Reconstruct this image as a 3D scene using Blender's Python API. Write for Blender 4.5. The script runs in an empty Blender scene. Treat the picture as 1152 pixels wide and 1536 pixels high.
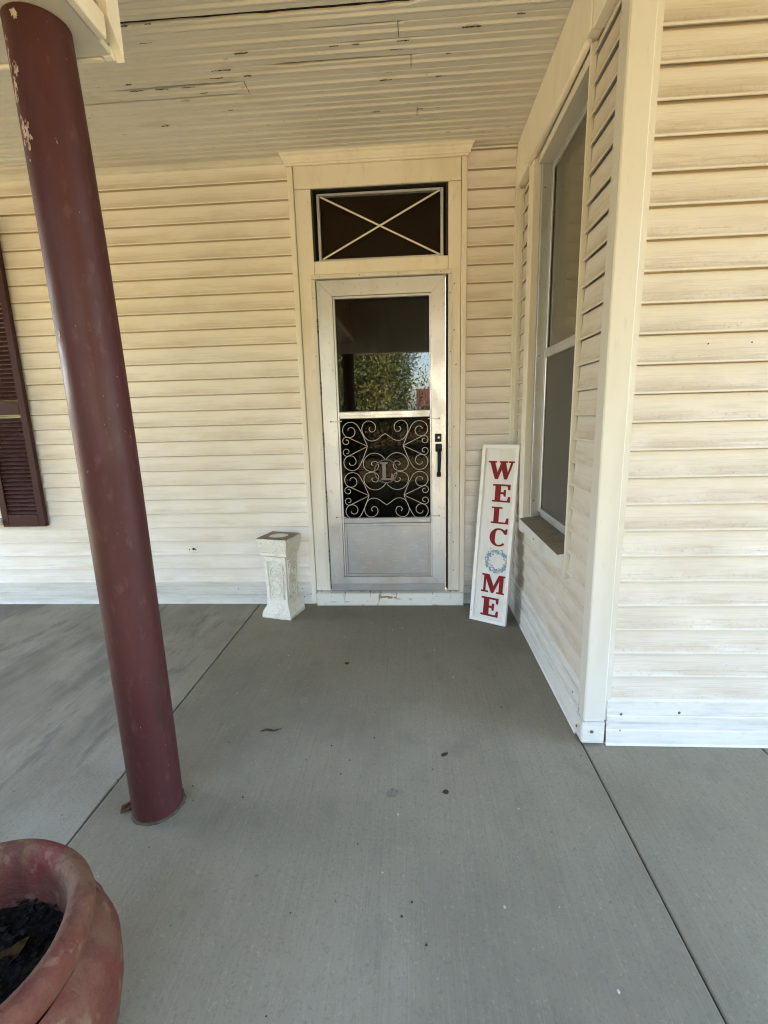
import bpy, bmesh, math, random
from math import sin, cos, pi, radians as rad
from mathutils import Vector as V, Matrix, noise as mnoise
random.seed(7)
scn = bpy.context.scene
C = scn.collection

# ------------------------------------------------------------------ camera
YAW, PITCH, ROLL = -0.0645, 0.2012, 0.0266
CAM = V((0.5951, -3.1708, 1.3123))
fwd = V((sin(YAW)*cos(PITCH), cos(YAW)*cos(PITCH), -sin(PITCH)))
r0 = V((cos(YAW), -sin(YAW), 0)); d0 = fwd.cross(r0)
right = r0*cos(ROLL) + d0*sin(ROLL); down = d0*cos(ROLL) - r0*sin(ROLL)
cd = bpy.data.cameras.new('camera'); cam = bpy.data.objects.new('camera', cd); C.objects.link(cam)
cd.sensor_fit = 'VERTICAL'; cd.sensor_height = 36; cd.sensor_width = 27
cd.lens = 707.24/1536*36; cd.clip_start = .02; cd.clip_end = 500
mw = Matrix((right, -down, -fwd)).transposed().to_4x4(); mw.translation = CAM
cam.matrix_world = mw; scn.camera = cam

# ------------------------------------------------------------------ world, sun, exposure
SUN_EL, SUN_AZ = rad(40), rad(-32)          # the sun stands behind the house, to the left (azimuth from +Y towards +X)
w = bpy.data.worlds.new('World'); scn.world = w; w.use_nodes = True
nt = w.node_tree; bg = nt.nodes['Background']
sky = nt.nodes.new('ShaderNodeTexSky'); sky.sky_type = 'NISHITA'; sky.sun_disc = False
sky.sun_elevation = SUN_EL; sky.sun_rotation = SUN_AZ; sky.dust_density = 2.2; sky.air_density = 1.0; sky.ozone_density = 1.0
nt.links.new(sky.outputs[0], bg.inputs[0]); bg.inputs[1].default_value = .15
sl = bpy.data.lights.new('sun', 'SUN'); sl.energy = 4.6; sl.angle = rad(.5); sl.color = (1, .87, .68)
so = bpy.data.objects.new('sun', sl); C.objects.link(so)
sd = V((sin(SUN_AZ)*cos(SUN_EL), cos(SUN_AZ)*cos(SUN_EL), sin(SUN_EL)))
so.rotation_euler = sd.to_track_quat('Z', 'Y').to_euler(); so.location = sd*30
vs = scn.view_settings; vs.view_transform = 'Standard'; vs.look = 'None'; vs.gamma = 1; vs.use_curve_mapping = False
vs.exposure = 4.3
scn.cycles.use_denoising = True; scn.cycles.denoising_input_passes = 'RGB_ALBEDO_NORMAL'; scn.cycles.denoising_prefilter = 'ACCURATE';  scn.cycles.use_guiding = True; scn.cycles.use_surface_guiding = True; scn.cycles.use_adaptive_sampling = False;  scn.cycles.filter_width = 1.1; scn.cycles.sample_clamp_indirect = 4; scn.cycles.caustics_reflective = False; scn.cycles.caustics_refractive = False
scn.cycles.max_bounces = 10; scn.cycles.diffuse_bounces = 6; scn.cycles.glossy_bounces = 4

# ------------------------------------------------------------------ materials
MAT = {}
def mat(name, col, rough=.6, metal=0., spec=.5, layers=(), bump=(), coat=0., rlayer=None):
    """layers: (scale xyz, detail, lo, hi, colour, amount, [uv v lo, uv v hi]) noise masks over the base colour."""
    m = bpy.data.materials.new(name); m.use_nodes = True; MAT[name] = m
    t = m.node_tree; N = t.nodes; L = t.links; b = N['Principled BSDF']
    b.inputs['Roughness'].default_value = rough; b.inputs['Metallic'].default_value = metal
    b.inputs['Specular IOR Level'].default_value = spec; b.inputs['Coat Weight'].default_value = coat
    geo = N.new('ShaderNodeNewGeometry')
    def nz(scale, detail, off=0, dist=0.):
        mp = N.new('ShaderNodeMapping'); mp.inputs['Scale'].default_value = scale; mp.inputs['Location'].default_value = (off, off*.7, off*1.3)
        L.new(geo.outputs['Position'], mp.inputs[0])
        n = N.new('ShaderNodeTexNoise'); n.inputs['Scale'].default_value = 1; n.inputs['Detail'].default_value = detail
        n.inputs['Roughness'].default_value = .6; n.inputs['Distortion'].default_value = dist
        L.new(mp.outputs[0], n.inputs['Vector']); return n.outputs['Fac']
    def ramp(sock, lo, hi):
        r = N.new('ShaderNodeMapRange'); r.interpolation_type = 'SMOOTHSTEP'
        r.inputs['From Min'].default_value = lo; r.inputs['From Max'].default_value = hi
        L.new(sock, r.inputs['Value']); return r.outputs[0]
    def mul(a, bb):
        k = N.new('ShaderNodeMath'); k.operation = 'MULTIPLY'; L.new(a, k.inputs[0])
        if isinstance(bb, float): k.inputs[1].default_value = bb
        else: L.new(bb, k.inputs[1])
        return k.outputs[0]
    cur = None
    for i, ly in enumerate(layers):
        sc, det, lo, hi, c2, amt = ly[:6]
        f = mul(ramp(nz(sc, det, i*3.7+1), lo, hi), float(amt))
        if len(ly) > 6:
            tc = N.new('ShaderNodeUVMap'); sx = N.new('ShaderNodeSeparateXYZ'); L.new(tc.outputs[0], sx.inputs[0])
            f = mul(mul(f, ramp(sx.outputs['Y'], ly[6], ly[7])), ramp(sx.outputs['Y'], .045, .12))
        if len(ly) > 8:
            f = mul(f, ramp(nz((1.3, 1.3, 2.1), 2, 9+i), .4, .62))
        mx = N.new('ShaderNodeMix'); mx.data_type = 'RGBA'
        if cur is None: mx.inputs[6].default_value = (*col, 1)
        else: L.new(cur, mx.inputs[6])
        mx.inputs[7].default_value = (*c2, 1); L.new(f, mx.inputs[0]); cur = mx.outputs[2]
    if cur is None: b.inputs['Base Color'].default_value = (*col, 1)
    else: L.new(cur, b.inputs['Base Color'])
    if rlayer:
        sc, det, ra, rb = rlayer
        r = N.new('ShaderNodeMapRange'); r.inputs['From Min'].default_value = .3; r.inputs['From Max'].default_value = .7
        r.inputs['To Min'].default_value = ra; r.inputs['To Max'].default_value = rb
        L.new(nz(sc, det, 5.5), r.inputs[0]); L.new(r.outputs[0], b.inputs['Roughness'])
    prev = None
    for sc, det, st, di in bump:
        bp = N.new('ShaderNodeBump'); bp.inputs['Strength'].default_value = st; bp.inputs['Distance'].default_value = di
        L.new(nz(sc, det, 2.2, .3), bp.inputs['Height'])
        if prev: L.new(prev, bp.inputs['Normal'])
        prev = bp.outputs[0]
    if prev: L.new(prev, b.inputs['Normal'])
    return m

DIRT = (.30, .25, .18)
SIDE_L = [((.9, .9, 1.1), 3, .4, .7, (.73, .685, .61), .45),
          ((3.5, 3.5, 13), 5, .30, .68, (.42, .33, .21), .30, .85, .16),
          ((2.2, 2.2, 3), 4, .5, .75, (.46, .41, .32), .22),
          ((4, 4, 110), 5, .5, .66, (.44, .35, .24), .26, 1.2, .1),
          ((60, 60, 60), 3, .74, .78, (.2, .15, .1), .5)]
mat('siding', (.82, .795, .775), .5, layers=SIDE_L, bump=[((4, 4, 170), 5, .5, .0022), ((3, 3, 5), 2, .2, .006)])
mat('siding_grimy_shaded', (.63, .595, .545), .55, layers=[((.9, .9, 1.1), 3, .4, .7, (.57, .525, .45), .5),  # grime, plus a base darkened to stand in for dimmer light
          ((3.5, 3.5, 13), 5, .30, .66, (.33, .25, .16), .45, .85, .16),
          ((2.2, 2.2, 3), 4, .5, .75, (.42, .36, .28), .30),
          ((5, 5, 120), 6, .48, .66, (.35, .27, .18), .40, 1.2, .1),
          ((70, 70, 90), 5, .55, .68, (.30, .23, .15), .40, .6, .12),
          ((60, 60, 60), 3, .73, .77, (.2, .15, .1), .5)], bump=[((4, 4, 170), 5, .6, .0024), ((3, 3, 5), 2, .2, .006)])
mat('skirt_metal', (.66, .655, .64), .42, spec=.5, layers=[((3, 3, 30), 4, .45, .7, (.42, .40, .36), .45), ((16, 16, 40), 5, .56, .78, (.36, .33, .29), .4)],
    bump=[((3, 3, 3), 2, .3, .006)])
mat('trim_paint', (.79, .76, .70), .5, layers=[((4, 4, 1.2), 4, .45, .7, (.62, .55, .42), .5), ((30, 30, 9), 5, .58, .78, (.45, .38, .28), .35), ((120, 120, 120), 2, .76, .78, (.12, .08, .05), .6)],
    bump=[((14, 14, 3), 4, .3, .002)])
mat('trim_metal', (.70, .69, .64), .45, layers=[((5, 5, 1), 3, .45, .7, (.55, .50, .42), .4), ((50, 50, 14), 5, .58, .8, (.45, .40, .32), .3)], bump=[((4, 4, 2), 2, .2, .005)])
mat('corner_metal', (.60, .585, .54), .5, layers=[((5, 5, 1), 3, .45, .7, (.50, .46, .39), .5), ((50, 50, 14), 5, .58, .8, (.40, .35, .28), .35)], bump=[((4, 4, 2), 2, .2, .005)])
mat('corner_side', (.60, .60, .57), .45, layers=[((6, 6, 1), 4, .45, .7, (.42, .40, .36), .5)])
mat('sill_paint', (.78, .78, .74), .6, layers=[((10, 10, 40), 5, .58, .66, (.40, .33, .25), .7), ((30, 4, 4), 4, .60, .66, (.22, .15, .10), .8)], bump=[((12, 12, 60), 5, .6, .004)])
mat('ceiling_paint', (.61, .60, .575), .6, layers=[((9, 70, 9), 5, .66, .70, (.17, .14, .11), .6), ((.8, 1.5, 1), 3, .4, .7, (.49, .465, .41), .5), ((4, 9, 5), 5, .56, .74, (.43, .40, .35), .35), ((30, 70, 20), 4, .71, .74, (.10, .07, .05), .8)],
    bump=[((5, 60, 60), 4, .25, .0015)])
mat('dark_void', (.012, .010, .008), .95)
mat('sheathing_board', (.50, .42, .30), .9)
mat('peeled_wood', (.075, .058, .040), .9)
mat('bare_wood', (.33, .23, .13), .7, layers=[((40, 40, 5), 4, .45, .65, (.2, .13, .07), .6)])
mat('concrete', (.222, .198, .144), .85, spec=.25, layers=[
    ((.75, .6, 1), 5, .36, .70, (.118, .108, .080), .8),
    ((1.7, 1.3, 1), 6, .48, .70, (.245, .222, .165), .7),
    ((190, 3, 1), 4, .46, .72, (.30, .275, .205), .22),
    ((150, 2.4, 1), 4, .50, .74, (.12, .11, .08), .26),
    ((130, 120, 1), 4, .52, .68, (.115, .105, .08), .38),
    ((95, 80, 1), 4, .58, .72, (.34, .315, .25), .32),
    ((7, 6, 1), 8, .52, .78, (.13, .12, .092), .42),
    ((24, 22, 1), 5, .69, .73, (.085, .078, .06), .75),
    ((2.6, 2.2, 1), 4, .60, .74, (.205, .172, .125), .45)],
    bump=[((190, 4, 1), 4, .25, .0016), ((14, 12, 1), 6, .35, .006), ((240, 240, 1), 2, .4, .0013)], rlayer=((3, 2, 1), 4, .7, .95))
mat('concrete_worn', (.235, .215, .165), .85, spec=.25, layers=[
    ((1.6, 1.3, 1), 6, .42, .62, (.31, .29, .235), .7),
    ((2.1, .8, 1), 6, .48, .64, (.13, .122, .10), .8),
    ((9, 2.2, 1), 7, .52, .68, (.30, .282, .23), .5),
    ((12, 3, 1), 7, .54, .68, (.10, .095, .08), .6),
    ((190, 3, 1), 4, .46, .72, (.30, .275, .205), .22),
    ((150, 2.4, 1), 4, .50, .74, (.12, .11, .08), .26),
    ((130, 120, 1), 4, .52, .68, (.115, .105, .08), .38),
    ((95, 80, 1), 4, .58, .72, (.34, .315, .25), .32),
    ((7, 6, 1), 8, .52, .78, (.13, .12, .092), .42),
    ((24, 22, 1), 5, .69, .73, (.085, .078, .06), .75),
    ((2.6, 2.2, 1), 4, .60, .74, (.205, .172, .125), .45)],
    bump=[((190, 4, 1), 4, .25, .0016), ((14, 12, 1), 6, .35, .006), ((240, 240, 1), 2, .4, .0013)], rlayer=((3, 2, 1), 4, .7, .95))
mat('alu_door', (.57, .595, .63), .33, metal=.8, layers=[((9, 9, 2.2), 5, .45, .75, (.50, .475, .42), .55), ((50, 50, 30), 4, .6, .7, (.33, .29, .23), .45)],
    bump=[((150, 150, 4), 2, .12, .0008), ((9, 9, 9), 3, .12, .003)], rlayer=((8, 8, 4), 4, .32, .58))
mat('alu_panel', (.40, .425, .46), .32, metal=.9, layers=[((3, 3, 3), 3, .45, .7, (.36, .355, .35), .6), ((20, 20, 90), 6, .52, .75, (.70, .70, .68), .4), ((140, 140, 20), 3, .62, .7, (.3, .29, .28), .4)],
    bump=[((4, 4, 5), 2, .25, .008)], rlayer=((7, 7, 7), 4, .35, .65))
mat('scroll_paint', (.50, .49, .46), .4, metal=.3)
mat('grey_metal', (.15, .15, .147), .5, metal=.4)
mat('black_metal', (.007, .0065, .0065), .5, spec=.2)
mat('screw_metal', (.12, .10, .08), .5, metal=.6)
mat('gasket', (.02, .019, .017), .7)
mat('door_wood', (.028, .018, .011), .45, layers=[((30, 30, 3), 4, .45, .65, (.014, .009, .006), .7)])
mat('screen_brown', (.026, .0125, .0045), .8, spec=.15, layers=[((3, 3, 6), 3, .4, .7, (.018, .009, .003), .6)])
mat('window_screen', (.062, .062, .052), .5, layers=[((2, 2, .8), 3, .4, .7, (.088, .085, .070), .6), ((500, 500, 500), 1, .5, .6, (.05, .05, .042), .5)])
mat('dusty_glass', (.085, .082, .060), .09, spec=.6, layers=[((3, 3, 2), 3, .4, .7, (.11, .104, .078), .7)], bump=[((2, 2, 2), 2, .05, .01)], rlayer=((5, 5, 5), 3, .06, .22))
mat('sill_dirty', (.20, .165, .12), .85, layers=[((12, 12, 12), 5, .45, .65, (.12, .10, .075), .7)])
mat('maroon', (.034, .007, .009), .5, spec=.3, layers=[((20, 20, 20), 4, .6, .72, (.12, .05, .05), .4)])
mat('maroon_slat', (.036, .009, .010), .55, spec=.3, layers=[((20, 20, 60), 4, .5, .7, (.10, .06, .058), .5)])
mat('post_paint', (.054, .0132, .0135), .5, spec=.3, layers=[
    ((5, 5, 2.5), 4, .45, .7, (.040, .012, .010), .6),
    ((40, 40, 16), 8, .55, .70, (.115, .050, .045), .38),
    ((110, 110, 60), 4, .70, .74, (.36, .29, .26), .6),
    ((12, 12, 3), 5, .66, .72, (.035, .014, .011), .7)],
    bump=[((16, 16, 7), 5, .28, .006), ((70, 70, 50), 3, .14, .002)], rlayer=((14, 14, 6), 4, .42, .7))
mat('scuff_white', (.44, .37, .34), .8, layers=[((60, 60, 60), 4, .4, .6, (.22, .13, .12), .8)])
mat('rust', (.10, .045, .022), .85, layers=[((60, 60, 60), 4, .4, .6, (.04, .02, .012), .7)])
mat('beam_soffit', (.55, .54, .50), .6, layers=[((8, 8, 8), 4, .5, .7, (.42, .39, .33), .5)])
mat('pot_clay', (.112, .034, .022), .72, spec=.2, layers=[
    ((5, 5, 5), 6, .46, .66, (.150, .088, .052), .75),
    ((5, 5, 5), 6, .52, .68, (.130, .015, .018), .8),
    ((18, 18, 6), 8, .50, .66, (.085, .026, .019), .8),
    ((30, 30, 22), 8, .56, .68, (.26, .17, .11), .35),
    ((80, 80, 80), 5, .60, .70, (.055, .022, .016), .65)],
    bump=[((12, 12, 40), 5, .5, .008), ((70, 70, 70), 6, .7, .005), ((220, 220, 220), 3, .4, .0015)])
mat('soil', (.012, .010, .008), .95, spec=.05, layers=[((50, 50, 50), 4, .5, .65, (.035, .028, .022), .7)], bump=[((70, 70, 70), 4, .9, .012)])
mat('leaf_brown', (.026, .013, .004), .95, spec=.03, layers=[((40, 40, 40), 3, .4, .6, (.06, .035, .012), .7)])
mat('bark_chip', (.011, .0085, .007), .9, spec=.08, layers=[((60, 60, 60), 4, .5, .7, (.045, .042, .04), .6)])
mat('plaster', (.76, .74, .68), .8, layers=[((18, 18, 18), 5, .52, .7, (.52, .46, .36), .5), ((90, 90, 90), 4, .58, .68, (.30, .25, .18), .6)],
    bump=[((60, 60, 60), 5, .7, .006)])
mat('plaster_top', (.26, .22, .17), .9, layers=[((40, 40, 40), 5, .45, .65, (.13, .11, .085), .8)], bump=[((60, 60, 60), 4, .7, .008)])
mat('sign_board', (.70, .685, .65), .6, layers=[((60, 60, 3), 4, .5, .65, (.60, .58, .54), .5)], bump=[((160, 160, 8), 3, .2, .001)])
mat('sign_frame', (.80, .79, .76), .5, layers=[((20, 20, 6), 4, .6, .7, (.6, .57, .5), .5)])
mat('sign_red', (.20, .006, .011), .6, spec=.25)
mat('wreath_blue', (.19, .29, .40), .7)
mat('wreath_grey', (.36, .43, .47), .7)
mat('wreath_berry', (.50, .36, .40), .7)
mat('dirt_ground', (.46, .33, .155), .95, layers=[((.25, .25, 1), 5, .5, .7, (.33, .26, .13), .6), ((2, 2, 1), 5, .5, .7, (.44, .34, .21), .6), ((14, 14, 1), 4, .5, .7, (.2, .16, .08), .6)], bump=[((9, 9, 9), 4, .6, .03)])
mat('dry_lawn', (.25, .185, .08), .95, layers=[((.4, .4, 1), 5, .42, .62, (.16, .145, .055), .7), ((9, 9, 1), 5, .45, .65, (.19, .14, .06), .6)], bump=[((20, 20, 20), 4, .8, .05)])
mat('foliage', (.085, .105, .026), .6, layers=[((.9, .9, .9), 3, .4, .65, (.14, .13, .03), .8), ((5, 5, 5), 2, .5, .7, (.05, .07, .02), .7)])
mat('bark', (.13, .10, .075), .9, layers=[((8, 8, 2), 5, .4, .65, (.07, .055, .04), .7)], bump=[((12, 12, 3), 5, .8, .03)])
mat('red_roof', (.085, .034, .026), .6, layers=[((2, 2, 2), 4, .45, .7, (.18, .035, .03), .6)])
mat('red_wall', (.24, .085, .055), .8, layers=[((3, 3, 3), 4, .45, .7, (.17, .06, .045), .6)])
mat('shingle', (.09, .085, .08), .9, layers=[((6, 6, 6), 4, .4, .6, (.06, .055, .05), .7)])
mat('white_paint', (.78, .76, .70), .55)
mat('floor_dark', (.040, .035, .028), .95, spec=.1)
mat('floor_pale', (.38, .36, .31), .9)

def glass_mat(name, refl, tint=1.):
    m = bpy.data.materials.new(name); m.use_nodes = True; MAT[name] = m
    t = m.node_tree; N = t.nodes; L = t.links
    for n in list(N):
        if n.type == 'BSDF_PRINCIPLED': N.remove(n)
    out = N['Material Output']; tr = N.new('ShaderNodeBsdfTransparent'); tr.inputs[0].default_value = (tint, tint, tint*.97, 1)
    gl = N.new('ShaderNodeBsdfGlossy'); gl.inputs['Roughness'].default_value = .014
    fr = N.new('ShaderNodeFresnel'); fr.inputs[0].default_value = 1.5
    k = N.new('ShaderNodeMath'); k.operation = 'MULTIPLY'; k.use_clamp = True; k.inputs[1].default_value = refl; L.new(fr.outputs[0], k.inputs[0])
    geo = N.new('ShaderNodeNewGeometry'); mp = N.new('ShaderNodeMapping'); mp.inputs['Scale'].default_value = (2.2, 2.2, 2.2)
    L.new(geo.outputs['Position'], mp.inputs[0]); n = N.new('ShaderNodeTexNoise'); n.inputs['Scale'].default_value = 1; n.inputs['Detail'].default_value = 1
    L.new(mp.outputs[0], n.inputs[0]); bp = N.new('ShaderNodeBump'); bp.inputs['Strength'].default_value = .003; bp.inputs['Distance'].default_value = .02
    L.new(n.outputs[0], bp.inputs['Height']); L.new(bp.outputs[0], gl.inputs['Normal'])
    mx = N.new('ShaderNodeMixShader'); L.new(k.outputs[0], mx.inputs[0]); L.new(tr.outputs[0], mx.inputs[1]); L.new(gl.outputs[0], mx.inputs[2])
    L.new(mx.outputs[0], out.inputs[0])
glass_mat('door_glass', 1.25, .42); glass_mat('lower_glass', .10, .45)
glass_mat('transom_glass', .25, .85)

# ------------------------------------------------------------------ builders
def obj(name, bm, m, parent=None, smooth=False, kind=None):
    me = bpy.data.meshes.new(name)
    bmesh.ops.recalc_face_normals(bm, faces=bm.faces[:])
    bm.to_mesh(me); bm.free()
    for x in (m if isinstance(m, (list, tuple)) else [m]): me.materials.append(MAT[x])
    if smooth:
        for p in me.polygons: p.use_smooth = True
        if smooth is not True:
            me.set_sharp_from_angle(angle=rad(smooth))
    o = bpy.data.objects.new(name, me); C.objects.link(o)
    if parent: o.parent = parent
    if kind: o['kind'] = kind
    return o
def thing(name, label, cat, loc=(0, 0, 0), rotz=0, group=None):
    o = bpy.data.objects.new(name, None); C.objects.link(o); o.location = loc; o.rotation_euler = (0, 0, rotz)
    o.empty_display_size = .1; o['label'] = label; o['category'] = cat; o['kind'] = 'thing'
    if group: o['group'] = group
    return o
def tag(o, label, cat, group=None):
    o['label'] = label; o['category'] = cat
    if group: o['group'] = group
    return o
def structure(name):
    o = bpy.data.objects.new(name, None); C.objects.link(o); o['kind'] = 'structure'; return o
def box(bm, x0, x1, y0, y1, z0, z1, bev=0., mi=0, seg=1):
    r = bmesh.ops.create_cube(bm, size=1)
    for v in r['verts']:
        v.co = V(((x0+x1)/2 + v.co.x*(x1-x0), (y0+y1)/2 + v.co.y*(y1-y0), (z0+z1)/2 + v.co.z*(z1-z0)))
    fs = set(f for v in r['verts'] for f in v.link_faces)
    for f in fs: f.material_index = mi
    if bev:
        es = list(set(e for f in fs for e in f.edges))
        bmesh.ops.bevel(bm, geom=es, offset=bev, segments=seg, affect='EDGES', profile=.5, clamp_overlap=True)
    return bm
def nb(*a, **k): return box(bmesh.new(), *a, **k)
def part(name, m, parent, *a, bev=.002, smooth=False, **k):
    return obj(name, nb(*a, bev=bev, **k), m, parent, smooth)
def prism(bm, pts, ax, a0, a1, mi=0):
    """polygon pts (2D) extruded along axis ax; 2D axes are the other two in xyz order."""
    def P(p, a):
        q = list(p); q.insert(ax, a); return q
    A = [bm.verts.new(P(p, a0)) for p in pts]; B = [bm.verts.new(P(p, a1)) for p in pts]
    n = len(pts); fs = [bm.faces.new(A), bm.faces.new(B[::-1])]
    for i in range(n): fs.append(bm.faces.new((A[i], B[i], B[(i+1) % n], A[(i+1) % n])))
    for f in fs: f.material_index = mi
    return bm
def extrude(bm, prof, ax, stations, uv=None, jit=None, close=False):
    """open profile of (a,b) swept along axis ax through stations; optional uv v per profile point."""
    rows = []
    for s in stations:
        row = []
        for i, p in enumerate(prof):
            q = list(p)
            if jit: q = jit(s, i, q)
            q = list(q); q.insert(ax, s); row.append(bm.verts.new(q))
        rows.append(row)
    ul = bm.loops.layers.uv.verify() if uv else None
    n = len(prof)
    for k in range(len(rows)-1):
        for i in range(n if close else n-1):
            j = (i+1) % n
            f = bm.faces.new((rows[k][i], rows[k+1][i], rows[k+1][j], rows[k][j]))
            if uv:
                for lp, (s, vv) in zip(f.loops, ((stations[k], uv[i]), (stations[k+1], uv[i]), (stations[k+1], uv[j]), (stations[k], uv[j]))):
                    lp[ul].uv = (s, vv)
    if close:
        bm.faces.new(rows[0][::-1]); bm.faces.new(rows[-1])
    return bm
def tube(bm, pts, r, n=6, caps=True, mi=0):
    pts = [V(p) for p in pts]; rs = r if isinstance(r, (list, tuple)) else [r]*len(pts)
    rings = []; t = (pts[1]-pts[0]).normalized(); u = t.orthogonal().normalized()
    for i, p in enumerate(pts):
        t = ((pts[min(i+1, len(pts)-1)]) - pts[max(i-1, 0)]).normalized()
        u = (u - t*u.dot(t)).normalized(); vv = t.cross(u)
        rings.append([bm.verts.new(p + (u*cos(2*pi*k/n) + vv*sin(2*pi*k/n))*rs[i]) for k in range(n)])
    for a, b in zip(rings, rings[1:]):
        for k in range(n): bm.faces.new((a[k], a[(k+1) % n], b[(k+1) % n], b[k])).material_index = mi
    if caps: bm.faces.new(rings[0][::-1]); bm.faces.new(rings[-1])
    return bm
def lathe(bm, prof, c=(0, 0, 0), n=48, wob=None):
    rows = []
    for (r, z) in prof:
        row = []
        for k in range(n):
            a = 2*pi*k/n; rr = r*(1+(wob(a, z) if wob else 0))
            row.append(bm.verts.new((c[0]+rr*cos(a), c[1]+rr*sin(a), c[2]+z)))
        rows.append(row)
    for a, b in zip(rows, rows[1:]):
        for k in range(n): bm.faces.new((a[k], a[(k+1) % n], b[(k+1) % n], b[k]))
    return bm
def span(a, b, step):
    n = max(1, int(math.ceil(abs(b-a)/step))); return [a+(b-a)*i/n for i in range(n+1)]

XR, YB, HC = 1.262, -1.448, 2.854        # side wall face, bay front face, ceiling height

# ------------------------------------------------------------------ porch floor
fl = structure('porch_floor')
def slab(x0, x1, y0, y1, m='concrete'):
    return obj('concrete_slab', nb(x0, x1, y0, y1, -.12, 0, bev=.004), m, fl)
slab(-7, -.5275, -2.25, .06, 'concrete_worn'); slab(-.5225, 1.2565, -3.85, .06); slab(1.2605, 1.940, -3.85, -1.40); slab(1.944, 4.2, -3.85, -1.40)
gr = obj('ground', nb(-90, 90, -90, 40, -.6, -.10), 'dry_lawn', None, kind='structure')
obj('bounce_driveway', nb(-4.2, 2.6, -60, -4.05, -.30, -.09, bev=.01), 'dirt_ground', None, kind='structure')  # made-up pale strip, sized to bounce warm sunlight into the porch

# ------------------------------------------------------------------ siding
def siding_profile(z0, z1, gp=0., dk=1.):
    h = z1-z0-gp; H = z1-z0; d = .0160
    P = [(-.004, .012, 0.), (.0188, .012, 0.), (.0188, .0020, 0.), (.0200, .0002, .02), (.0232, .0014, .03), (.0240, .0048, .05), (.0228, .0082, .08), (.0206, .0102, .10)]
    for s in (.14, .24, .36, .48, .6, .72, .84, .93, 1.0):
        P.append((.0052 + .0180*(1-s)**2.1, (h-.0060)*s if s > .11 else h*s, s))
    P += [(.0044, h-.0048, 1.), (.0020, h-.0042, 1.), (-.003, h-.0040, 1.)]
    return [((o-.0240)*dk, z0+z) for o, z, _ in P], [v for _, _, v in P]
def board(parent, axis, a0, a1, z0, z1, face, sgn, lift=0., m='siding'):
    """one course; axis 0: runs along X, faces -Y; axis 1: runs along Y, faces -X."""
    pr, uv = siding_profile(z0, z1, -.0004 if axis == 0 and face == 0 else -.0026, .72 if axis == 1 else 1.)
    ph = random.random()*50
    st = span(a0, a1, .22)
    prof = [(face - o - lift, z) for o, z in pr]     # o<=0 behind the lip plane -> larger coordinate
    def jit(s, i, q):
        k = mnoise.noise((s*.9, ph, i*.02)); return (q[0]+k*.0006, q[1]+k*.0003)
    bm = extrude(bmesh.new(), prof, axis, st, uv, jit)
    return obj('siding_board', bm, m, parent, smooth=35)
def skirt(parent, axis, a0, a1, top, face):
    """ribbed metal strip at the foot of a wall"""
    h = top; P = [(.006, h+.006), (-.002, h+.001), (-.0045, h-.003), (-.0045, h-.026), (.002, h-.029), (.002, h-.034), (-.006, h-.037), (-.007, h-.060), (-.004, h-.064), (-.0075, h-.068),
                  (-.008, h-.090), (.0, h-.093), (.0, h-.098), (-.008, h-.101), (-.009, h-.122), (-.006, h-.125), (-.0095, h-.129), (-.011, h-.150), (-.013, .010), (-.018, .004), (-.018, .002), (.004, .002)]
    P = [p for p in P]
    bm = extrude(bmesh.new(), [(face+o, z) for o, z in P], axis, span(a0, a1, .25), None,
                 lambda s, i, q: (q[0]+mnoise.noise((s*1.1, 3, 0))*.002, q[1]))
    return obj('skirt_strip', bm, 'skirt_metal', parent, smooth=20)
def screw(parent, p, nrm, r=.0045, m='screw_metal'):
    bm = bmesh.new(); bmesh.ops.create_uvsphere(bm, u_segments=8, v_segments=5, radius=r)
    for v in bm.verts: v.co = v.co - V(nrm)*(v.co.dot(V(nrm))*.5) + V(p)
    return obj('screw', bm, m, parent, True)
# course lines measured along each wall
ZB = [.164+.1013*k for k in range(15)]
while ZB[-1] < 2.84: ZB.append(ZB[-1]+.1046)
ZB[-1] = 2.850

bw = thing('back_wall', 'long cream clapboard house wall beside the storm door, running behind the maroon post', 'wall')
joints = {1: -.865, 2: -1.42, 0: -.865, 3: -1.42, 5: -2.9, 9: -2.6, 14: -3.1, 20: -1.9, 17: -3.4}
for k in range(len(ZB)-1):
    if k in joints and k != 9:
        j = joints[k]
        board(bw, 0, -6, j+.03, ZB[k], ZB[k+1], 0, 1); board(bw, 0, j, -.130, ZB[k], ZB[k+1], 0, 1, .0022)
    else: board(bw, 0, -6, -.130, ZB[k], ZB[k+1], 0, 1)
    board(bw, 0, .943, 1.235, ZB[k], ZB[k+1], 0, 1)
skirt(bw, 0, -6, -.135, .166, 0); skirt(bw, 0, .94, 1.225, .166, 0)
for x in (-1.62, -.68, -.21, .985): screw(bw, (x, -.006, .112), (0, -1, 0))
for x in (-.2, .995): screw(bw, (x, -.010, .052), (0, -1, 0))
part('top_trim', 'trim_metal', bw, -6, -.165, -.012, .02, 2.822, 2.853)
part('corner_trim', 'trim_metal', bw, 1.226, 1.250, -.020, .02, .004, 2.80)
part('sheathing', 'sheathing_board', bw, -6, -.012, .031, .20, -.05, 3.30, bev=0)
part('sheathing', 'sheathing_board', bw, .826, 1.30, .031, .20, -.05, 3.30, bev=0)
part('sheathing', 'sheathing_board', bw, -.012, .826, .12, .20, 2.20, 3.30, bev=0)
# holes and dents in the vinyl
for (x, z, r) in ((-.98, .415, .010), (-.965, .410, .006), (-1.01, .41, .005)):
    bm = bmesh.new(); bmesh.ops.create_circle(bm, cap_ends=True, segments=7, radius=r)
    for v in bm.verts: v.co = V((x+v.co.x*random.uniform(.7, 1.3), -.0075, z+v.co.y*random.uniform(.6, 1.1)))
    obj('torn_hole', bm, 'floor_dark', bw)

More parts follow.
